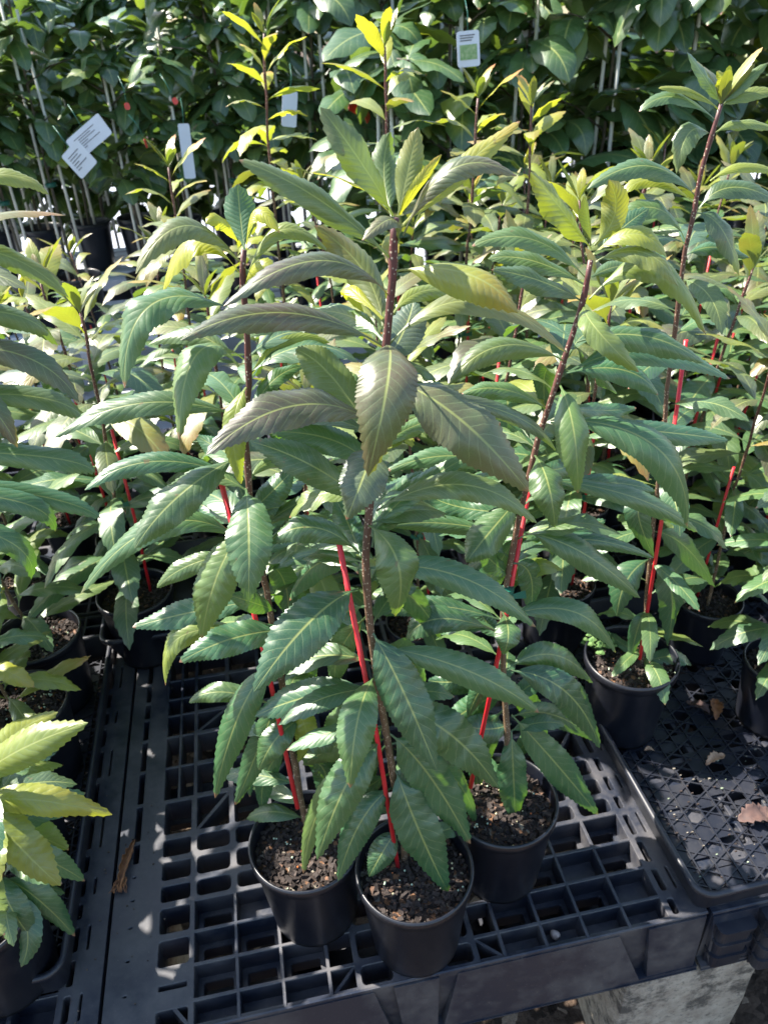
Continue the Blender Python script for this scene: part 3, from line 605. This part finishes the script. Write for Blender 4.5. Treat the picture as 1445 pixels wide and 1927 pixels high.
    # lower deck runners
    for y in (.70, 1.15, 1.66): b.box(PX0 + .02, PX1 - .02, y, y + .10, -.165, -.145)
    # outer skirt: flat wall, feet and the sloped fork ramps
    f = PY0
    b.hexa([(PX0, f + .0015, -.160), (PX1, f + .0015, -.160), (PX0, f + .008, -.160), (PX1, f + .008, -.160), (PX0, f, -.0005), (PX1, f, -.0005), (PX0, f + .008, -.0025), (PX1, f + .008, -.0025)])
    b.box(PX0, PX1, f - .0185, f + .0018, -.166, -.158); b.box(PX0, PX1, f - .0205, f - .006, -.170, -.1665)
    b.box(PX0, PX0 + .006, f + .009, PY1 - .001, -.16, -.003); b.box(PX1 - .006, PX1, f + .009, PY1 - .001, -.16, -.003); b.box(PX0 + .007, PX1 - .007, PY1 - .007, PY1 - .001, -.16, -.003)
    for xa, xb, ta, tb in ((PX0 + .17, PX0 + .455, .02, .03), (PX0 + .605, PX0 + .905, .03, .05)):
        b.hexa([(xa - ta, f - .020, -.156), (xb + tb, f - .020, -.156), (xa - ta, f + .001, -.156), (xb + tb, f + .001, -.156), (xa, f - .0015, -.014), (xb, f - .0015, -.014), (xa, f + .001, -.014), (xb, f + .001, -.014)])
    # feet bulging out between the ramps
    for xa, xb in ((PX0 + .002, PX0 + .125), (PX0 + .49, PX0 + .57), (PX1 - .115, PX1 - .002)):
        b.hexa([(xa + .012, f - .017, -.157), (xb - .006, f - .017, -.157), (xa + .012, f + .001, -.157), (xb - .006, f + .001, -.157), (xa, f - .004, -.009), (xb, f - .004, -.009), (xa, f + .001, -.009), (xb, f + .001, -.009)])
    # top front lip
    pts = [(PX0, f + .001, -.003), (PX1, f + .001, -.003)]; b.tube(pts, .0035, 8)
    return b.mesh('pallet', M['pallet'], False)
pm = pallet_mesh()
PG = 'black plastic pallets'
dx = PX1 - PX0 + .007
for i, (ox, oy, lb) in enumerate(((0, 0, 'black plastic lattice pallet under the three front pots'), (-dx, 0, 'black plastic pallet under the left crate, across a narrow gap'), (dx, -.004, 'black plastic pallet under the right-hand tray'), (-.01, 1.142, 'black pallet directly behind the front one, under dense saplings'), (-dx, 1.145, 'black pallet behind the left one'), (dx + .004, 1.142, 'black pallet behind the right one, under dense saplings'))):
    o = obj('plastic_pallet', pm, None, (ox, oy, 0)); tag(o, lb, 'pallet', PG)
# ribbed stacked feet right of the front pallet
def ribbed(name, x0, x1, y0, y1, zt, n, dz, lb):
    b = MB(); 
    for k in range(n):
        z1 = zt - k * dz; ins = .004
        for (e, za, zb) in ((0, z1 - .006, z1), (ins, z1 - dz + .0005, z1 - .0065)):
            o = rr(x0 + e, x1 - e, y0 + e, y1 - e, .012, 4); N = len(o)
            b.add([(x, y, za) for x, y in o] + [(x, y, zb) for x, y in o], [(i, (i + 1) % N, N + (i + 1) % N, N + i) for i in range(N)] + [tuple(range(N, 2 * N))])
        for q in range(5):
            b.box(x0 - .0005, x0 + .006, y0 + .02 + q * .02, y0 + .023 + q * .02, z1 - dz + .003, z1 - .0075)
    o = obj(name, b.mesh(name, M['tray'], False)); tag(o, lb, 'tray stack', 'nested trays stacked under the right-hand tray')
ribbed('nested_tray_stack', .69, .765, .612, .85, -.030, 3, .043, 'narrow stack of ribbed black trays wedged right of the front pallet corner')
ribbed('nested_tray_stack', .775, 1.15, .595, .85, -.010, 4, .040, 'wide stack of ribbed black trays at the right edge, on the concrete block')

# ------------------------------------------------------------------ trays
def tray_mesh(w_, d_, h, taper, lattice):
    b = MB(); r = .035; n = 6
    def ring(e, z, rad=None): return [(x, y, z) for x, y in rr(e, w_ - e, e, d_ - e, max(.006, r - e if rad is None else rad), n)]
    rings = [ring(taper + .002, .0, .02), ring(taper, .004, .022), ring(.006, h - .018), ring(.0045, h - .016), ring(-.002, h - .013), ring(-.0035, h - .006), ring(-.001, h - .0005), ring(.003, h), ring(.007, h - .001), ring(.009, h - .006), ring(taper + .006, .008, .02)]
    N = len(rings[0]); vs = [p for q in rings for p in q]
    fs = [(i * N + k, i * N + (k + 1) % N, (i + 1) * N + (k + 1) % N, (i + 1) * N + k) for i in range(len(rings) - 1) for k in range(N)]
    b.add(vs, fs)
    x0, x1, y0, y1 = taper + .008, w_ - taper - .008, taper + .008, d_ - taper - .008
    if lattice:
        z = .008; st = .036
        k = 0; x = x0
        while x < x1: b.box(x, x + .0028, y0, y1, z - .005, z + .0004); x += st
        for sgn in (1, -1):
            c = -3.
            while c < 3.:
                p = []
                for t in range(0, 401):
                    xx = x0 + (x1 - x0) * t / 400; yy = c + sgn * .52 * xx
                    if y0 <= yy <= y1: p.append((xx, yy))
                if len(p) > 6:
                    (ax, ay), (bx, by) = p[0], p[-1]; wv = .0016; zz = z - (.0003 if sgn > 0 else .0009)
                    b.hexa([(ax, ay - wv, z - .005), (bx, by - wv, z - .005), (ax, ay + wv, z - .005), (bx, by + wv, z - .005), (ax, ay - wv, zz), (bx, by - wv, zz), (ax, ay + wv, zz), (bx, by + wv, zz)])
                c += .0375 * 1.0
        rnd = random.Random(5); x = x0            # part of the lattice is webbed solid
        for _ in range(190):
            a = rnd.uniform(x0, x1 - .05); c = rnd.uniform(y0, y1 - .05); i = round((a - x0) / st); b.box(x0 + i * st + .003, min(x1, x0 + (i + 1) * st - .0005), c, c + rnd.uniform(.02, .06), z - .0045 - rnd.random() * .0004, z - .0038 + rnd.random() * .0003)
    else: b.box(x0, x1, y0, y1, .003, .006)
    return b.mesh('tray', M['tray'])
TG = 'black trays holding pots'
o = obj('pot_tray', tray_mesh(.74, .80, .07, .012, True), None, (.640, .637, .001)); o.rotation_euler.z = R(.6); tag(o, 'black lattice-floored tray on the right with bare floor at its front', 'tray', TG)
o = obj('pot_crate', tray_mesh(.56, .86, .07, .008, True), None, (-.456 - .56, .745, .001)); tag(o, 'worn black crate at the lower left holding a row of pots', 'crate', TG)
o = obj('pot_tray', tray_mesh(.62, .40, .115, .035, False), None, (-.47, 1.515, .001)); tag(o, 'deep smooth black tray behind the bare part of the pallet', 'tray', TG)

# ------------------------------------------------------------------ ground, block, debris
b = MB(); n = 60
vs = []; 
for j in range(n + 1):
    for i in range(n + 1):
        x, y = -1.2 + 3.4 * i / n, -.9 + 3.6 * j / n; vs.append((x, y, -.55 + noise.noise(Vector((x * 7, y * 7, 0))) * .025))
b.add(vs, [(j * (n + 1) + i, j * (n + 1) + i + 1, (j + 1) * (n + 1) + i + 1, (j + 1) * (n + 1) + i) for j in range(n) for i in range(n)])
tag(obj('soil_ground', b.mesh('soil_ground', M['ground'])), 'dark soil strewn with bark below the pallets', 'ground', None, 'structure')
b = MB(); solid(b, -60, 60, -30, 90, -.60); tag(obj('ground', b.mesh('ground', M['ground'])), 'bare ground of the nursery', 'ground', None, 'structure')
b = MB(); vs = []
for j in range(25):
    for i in range(61):
        x, y = -6 + 16 * i / 60, 3.15 + 9 * j / 24; vs.append((x, y, -.52 + noise.noise(Vector((x * 2, y * 2, 3))) * .03))
b.add(vs, [(j * 61 + i, j * 61 + i + 1, (j + 1) * 61 + i + 1, (j + 1) * 61 + i) for j in range(24) for i in range(60)])
tag(obj('weed_mat', b.mesh('weed_mat', M['mat'])), 'pale weed mat spread over the ground between plant rows', 'ground cover', None, 'structure')
def block(x0, x1, y0, y1, z0, z1, lb):
    b = MB(); nx, nz = 26, 34
    bm = bmesh.new(); bmesh.ops.create_cube(bm, size=1); bmesh.ops.bevel(bm, geom=bm.edges[:], offset=.03, segments=2, profile=.6, affect='EDGES')
    bmesh.ops.subdivide_edges(bm, edges=bm.edges[:], cuts=3, use_grid_fill=True)
    for v in bm.verts:
        v.co = Vector(((x1 - x0) * v.co.x, (y1 - y0) * v.co.y, (z1 - z0) * (v.co.z))); v.co += v.normal * noise.noise(v.co * 30) * .004
    me = bpy.data.meshes.new('concrete_block'); bm.to_mesh(me); bm.free(); me.materials.append(M['concrete'])
    for p in me.polygons: p.use_smooth = True
    o = obj('concrete_block', me, None, ((x0 + x1) / 2, (y0 + y1) / 2, (z0 + z1) / 2)); tag(o, lb, 'concrete block', 'concrete blocks propping the pallets')
block(.535, .822, .628, .95, -.56, -.172, 'stained concrete block under the right front corner of the pallet')
block(-.62, -.33, .68, 1.0, -.56, -.172, 'concrete block under the pallets at the left')

def dry_leaf(name, pos, L, wd, rot, mat, lb, curl=1.2, cat='dry leaf'):
    b = MB(); N = 14; vs = []; 
    for i in range(N + 1):
        t = i / N; hw = wd / 2 * math.sin(math.pi * min(1, t * .96 + .02)) ** .7 * (1 + .22 * math.sin(t * 37))
        for j in range(-3, 4):
            a = j / 3; an = a * curl; x = (t - .5) * L; r = hw / max(.3, curl)
            y = r * math.sin(an) * 1.0; z = r * (1 - math.cos(an)) + .006 * math.sin(t * 5) + noise.noise(Vector((x * 80, y * 80, 0))) * .004
            vs.append((x, y, z + .004))
    fs = [(i * 7 + j, i * 7 + j + 1, (i + 1) * 7 + j + 1, (i + 1) * 7 + j) for i in range(N) for j in range(6)]
    b.add(vs, fs); me = b.mesh(name, M[mat]); o = obj(name, me, None, pos); o.rotation_euler = (0, 0, R(rot))
    md = o.modifiers.new('thick', 'SOLIDIFY'); md.thickness = .0007
    return tag(o, lb, cat, 'dry leaves fallen on pallets and trays')
def atz(x, y, z):
    d = ROT @ Vector((x - 722.5, -(y - 963.5), -1440)); return Vector((0, 0, CH)) + d * ((z - CH) / d.z)
dl = dry_leaf('dry_leaf', atz(240, 1628, .004), .115, .04, 80, 'dry', 'shrivelled orange-brown leaf by the gap between the pallets', 2.4)
b = MB()                                     # shreds hanging off the shrivelled leaf
for k in range(9):
    y0 = random.uniform(-.005, .008); pts_ = [Vector((-.03 - .006 * q, y0 + random.uniform(-.003, .003) + .002 * q * (k % 3 - 1), .006 + random.uniform(-.002, .004))) for q in range(6)]
    b.tube(pts_, [.0022, .002, .0018, .0014, .001, .0005], 5)
obj('leaf_shreds', b.mesh('leaf_shreds', M['dry']), dl)
dry_leaf('dry_leaf', atz(1345, 1430, .012), .06, .028, 20, 'drypale', 'pale crisp leaf in the middle of the bare tray floor')
dry_leaf('dry_leaf', atz(1422, 1537, .012), .085, .045, 5, 'drydark', 'dark purple-brown leaf at the right edge of the tray floor', .7)
dry_leaf('dry_leaf', atz(1345, 1335, .012), .07, .04, 60, 'dry', 'folded brown leaf between the pots of the right tray', 1.4)
dry_leaf('dry_leaf', atz(1312, 1332, .012), .06, .03, 120, 'drydark', 'olive leaf touching the folded brown one in the right tray', 1.)
dry_leaf('dry_leaf', atz(1221, 1413, .012), .025, .012, 0, 'drypale', 'tiny leaf scrap at the foot of the tall leaning plant pot', 1.)
b = MB(); b.lathe([(.0001, -.013), (.006, -.009), (.0085, 0), (.007, .008), (.0001, .013)], 14, (0, 0, 0), wob=.1)
o = obj('seed', b.mesh('seed', M['pebble']), None, atz(1043, 1762, -.036) + Vector((0, 0, .006))); o.rotation_euler = (R(50), R(12), 0); tag(o, 'pale pinkish seed lying in a front cell of the pallet', 'seed')
b = MB()
random.seed(9)
for k in range(150):                         # crumbs of soil and grit
    x, y = random.uniform(.68, 1.15), random.uniform(.68, .95); s = random.uniform(.0008, .0028)
    t = random.random(); col = (.05, .035, .03, 1) if t < .6 else (.3, .27, .22, 1) if t < .9 else (.4, .5, .35, 1)
    b.box(x, x + s * 2, y, y + s, .0095, .0095 + s, col)
for k in range(70):
    x, y = random.uniform(-.47, -.30), random.uniform(.66, 1.5); s = random.uniform(.0006, .0022); b.box(x, x + s * 1.6, y, y + s, .0006, .0006 + s, (.14, .11, .09, 1))
tag(obj('soil_crumbs', b.mesh('soil_crumbs', M['chip'], False)), 'crumbs of potting soil and grit scattered on tray and pallet', 'debris', None, 'stuff')
# little weed in the right-hand pots
def weed(pos, n, lb, r=.035):
    b = MB(); rnd = random.Random(int(pos[0] * 999))
    for k in range(n):
        a = rnd.random() * 6.28; rr_ = rnd.random() * r; h = rnd.uniform(.015, .05); c = Vector((math.cos(a) * rr_, math.sin(a) * rr_, h)); s = rnd.uniform(.004, .008)
        b.tube([Vector((0, 0, 0)), c * .6, c], .0005, 4)
        q = []
        for m in range(8): an = m * math.pi / 4; q.append(c + Vector((math.cos(an) * s, math.sin(an) * s, .25 * s * math.sin(an * 2))))
        b.add([c + Vector((0, 0, .001))] + q, [(0, 1 + m, 1 + (m + 1) % 8) for m in range(8)])
    o = obj('weed', b.mesh('weed', M['weed'], False), None, pos); tag(o, lb, 'weed', 'small weeds growing in pots')
weed((.655, 1.13, .197), 60, 'round-leaved little weed in the pot of the tall leaning sapling'); weed((1.01, .975, .197), 50, 'round-leaved little weed in the pot at the right edge')

# ------------------------------------------------------------------ benches and big plants behind
def bench(x0, x1, y0, y1, z, lb):
    root = thing('white_bench', lb, 'bench', (x0, y0, -.52), 'white benches behind'); b = MB(); w_, d_ = x1 - x0, y1 - y0
    y = 0
    while y < d_: b.box(0, w_, y, y + .09, z + .50, z + .52); y += .12
    b.box(0, w_, -.022, -.002, z + .46, z + .515); obj('bench_top', b.mesh('bench_top', M['white'], False), root)
    for xx in (.1, w_ / 2, w_ - .1):
        for yy in (.05, d_ - .1):
            c = MB(); c.box(xx, xx + .05, yy, yy + .05, -.02, z + .497); obj('leg', c.mesh('leg', M['white'], False), root)
bench(-2.4, .35, 3.75, 4.35, .12, 'front white slatted bench on the left behind the saplings'); bench(-2.6, .40, 4.55, 5.15, .18, 'second white slatted bench, under the big-leaved plants on the left'); bench(.6, 4.4, 3.75, 4.35, .10, 'long white bench at the right behind the saplings')

def avo_variant(seed, h, nl, L0, low):
    random.seed(seed); root = thing('potted_tree', 'x', 'potted tree'); o = obj('pot', POT, root); o.scale = (1.25, 1.25, 1.4)
    so = obj('soil', SOILS[0][0], o)
    pts = [Vector((.02 * math.sin(seed + 4 * s), .02 * math.cos(seed + 3 * s), .2 + (h - .2) * s)) for s in (0, .2, .4, .6, .8, 1)]
    b = MB(); stem_mesh(b, pts, .009, .005)
    mb = MB()
    for k in range(11):                      # limbs with clusters of big hanging leaves
        s = low + (1 - low) * k / 10; f = interp(pts, s); az = k * 2.4 + seed; Lb = .30 * (1.15 - s * .6) * random.uniform(.7, 1.2)
        tip = f + Vector((math.cos(az) * Lb, math.sin(az) * Lb, Lb * random.uniform(.2, .8))); b.tube([f, f.lerp(tip, .5) + Vector((0, 0, .02)), tip], [.005, .004, .0025], 6, [(0, 0, 0, 1)] * 3)
        for q in range(nl // 13):
            ss = .25 + .75 * random.random(); a2 = random.random() * 6.28; L = L0 * random.uniform(.65, 1.1)
            auto_leaf(mb, f.lerp(tip, ss), a2, R(random.uniform(-25, 40)), L, L * random.uniform(.36, .46), R(random.uniform(25, 85)), nseg=10, na=4, teeth=False, shape='ov', P=0, Y=random.random() * (.6 if random.random() < .12 else .1), B=random.random(), wave=.14, fold=.2, roll=random.uniform(-25, 25))
    obj('trunk', b.mesh('trunk', M['trunk']), root); obj('crown', mb.mesh('crown', M['avo']), root)
    for q in range(2):
        an = q * 2.6 + seed; c = MB(); r_ = .055; c.tube([Vector((r_ * math.cos(an), r_ * math.sin(an), .2)), Vector((r_ * .6 * math.cos(an), r_ * .6 * math.sin(an), h * .95 + .1 * q))], .0075, 8); obj('stake', c.mesh('stake', M['stake']), root)
    c = MB(); c.tube([pts[2] - Vector((0, 0, .01)), pts[2] + Vector((0, 0, .01))], .03, 10); obj('tie', c.mesh('tie', M['tape']), root)
    return root
AV = [avo_variant(21, 1.55, 150, .30, .28), avo_variant(22, 1.7, 160, .29, .22), avo_variant(23, 1.45, 150, .31, .30)]
AVL = [avo_variant(24, 1.6, 120, .27, .45), avo_variant(25, 1.5, 120, .26, .42)]
AVU = set()
def put(src, x, y, z, rot, sc, lb, grp):
    o = src
    if src.name in AVU: o = copy_tree(src)
    else: AVU.add(src.name)
    o.location = (x, y, z); o.rotation_euler.z = rot; o.scale = (sc,) * 3; o['label'] = lb; o['group'] = grp; return o
random.seed(5)
for i in range(9):
    x = -1.75 + i * .255; put(AVL[i % 2], x + random.uniform(-.04, .04), 3.95 + random.uniform(-.05, .05), .122, random.uniform(0, 6), random.uniform(.78, .88), 'big-leaved young tree with pale stakes on the front left bench', 'young trees on the front left bench')
for i in range(10):
    x = -2.1 + i * .26; put(AV[i % 3], x, 4.8 + random.uniform(-.05, .05), .182, random.uniform(0, 6), random.uniform(.85, .95), 'big-leaved young tree with pale stakes on the second left bench', 'young trees on the second left bench')
for i in range(11):
    x = .62 + i * .30; put(AV[(i * 2) % 3], x, 3.25 + random.uniform(-.08, .08), -.25 if i < 1 else -.1, random.uniform(0, 6), random.uniform(.98, 1.1), 'dense dark big-leaved tree in the row behind the saplings on the right', 'dark young trees behind on the right')
for i in range(12):
    x = .45 + i * .34; put(AV[(i + 1) % 3], x, 4.0 + random.uniform(-.08, .08), .11, random.uniform(0, 6), random.uniform(.95, 1.05), 'dark big-leaved tree standing on the white bench at the right', 'dark young trees on the right bench')
for i in range(17):
    x = -2.9 + i * .5; put(AV[i % 3], x, 5.9 + random.uniform(-.2, .2), -.52, random.uniform(0, 6), random.uniform(1.7, 2.0) * (.75 if x < .3 else 1), 'taller tree in the last row closing the view', 'tall trees in the last row')

for i in range(13):
    x = -2.6 + i * .3; put(AV[i % 3], x, 6.5 + random.uniform(-.1, .1), -.52, random.uniform(0, 6), random.uniform(.9, 1.0), 'low dark bushy tree deep behind the benches on the left', 'low trees behind the benches')
# hang tags
def hang_tag(name, pos, w_, h, rz, tilt, lb, mat='white', pic=None, ink=False, cat='hang tag'):
    root = thing(name, lb, cat, pos, 'tags hanging on the young trees'); b = MB()
    o = rr(-w_ / 2, w_ / 2, -h / 2, h / 2, .008, 4); N = len(o); b.add([(x, -.0008, y) for x, y in o] + [(x, .0008, y) for x, y in o], [tuple(range(N)), tuple(range(2 * N - 1, N - 1, -1))] + [(i, N + i, N + (i + 1) % N, (i + 1) % N) for i in range(N)])
    obj('card', b.mesh('card', M[mat], False), root)
    if pic: c = MB(); c.box(-w_ * .38, w_ * .38, -.0022, -.001, -h * .30, h * .12); obj('picture', c.mesh('picture', M[pic], False), root)
    if not ink and not pic and mat == 'white' and h < .12:
        c = MB()
        for q in range(6): c.box(-w_ * .34, -w_ * .34 + w_ * (.6, .45, .55, .3, .62, .2)[q], -.0021, -.001, h * (.26 - .10 * q), h * (.285 - .10 * q))
        obj('print', c.mesh('print', M['ink'], False), root)
    if ink:
        c = MB()
        for q in range(3): c.box(-w_ * .36, w_ * (.30 - .07 * q), -.0021, -.001, h * (.36 - .07 * q), h * (.39 - .07 * q))
        obj('print', c.mesh('print', M['ink'], False), root)
    c = MB(); c.tube([(0, 0, h / 2 - .005), (.004, .01, h / 2 + .05), (0, .03, h / 2 + .09)], .0012, 5); obj('string', c.mesh('string', M['tape']), root)
    root.rotation_euler = (R(-8), R(tilt), R(rz)); return root
hang_tag('plant_tag', at(881, 92, 2.75), 0.072, 0.100, -8, -3, 'blue and white picture tag hanging before dark foliage at the top', 'white', 'picture', True)
hang_tag('plant_tag', at(150, 300, 3.1), 0.088, 0.096, -10, -38, 'lower tilted white tag with rounded corners and a dark mark at the left', 'white', None, False)
hang_tag('plant_tag', at(168, 258, 3.3), 0.168, 0.080, -10, -32, 'upper tilted white tag at the left', 'white', None, False)
hang_tag('plant_tag', at(1000, 62, 3.35), 0.064, 0.096, -20, -25, 'pale tag edge half hidden by leaves right of the blue picture tag', 'white', None, True)
hang_tag('plant_tag', at(545, 205, 3.2), 0.056, 0.120, 5, 10, 'narrow white tag behind the tall yellow-green sapling', 'white', None, False)
hang_tag('plant_tag', at(352, 285, 3.45), 0.045, 0.20, 0, 2, 'long upright white tag among the stakes left of the yellow-green sapling', 'white', None, False)
hang_tag('plant_tag', at(1385, 270, 3.0), 0.088, 0.096, -25, -6, 'white framed tag beside the tall leaning sapling', 'white', 'ink', False)
for i, (x, y, s) in enumerate(((330, 190, .03), (240, 200, .03), (665, 195, .08), (690, 215, .07), (275, 270, .04))):
    hang_tag('red_tag', at(x, y, 3.35), s * .65, s * .8, 20 * i, 25 * (i % 3 - 1), ['small red tag behind the stakes at the left', 'small red tag left of the reddish-stemmed sapling', 'larger red tag left of centre near the top', 'red tag just below the larger red one', 'red tag behind the reddish-stemmed sapling', 'red tag beside the narrow white tag'][i], 'redtag', None, False)
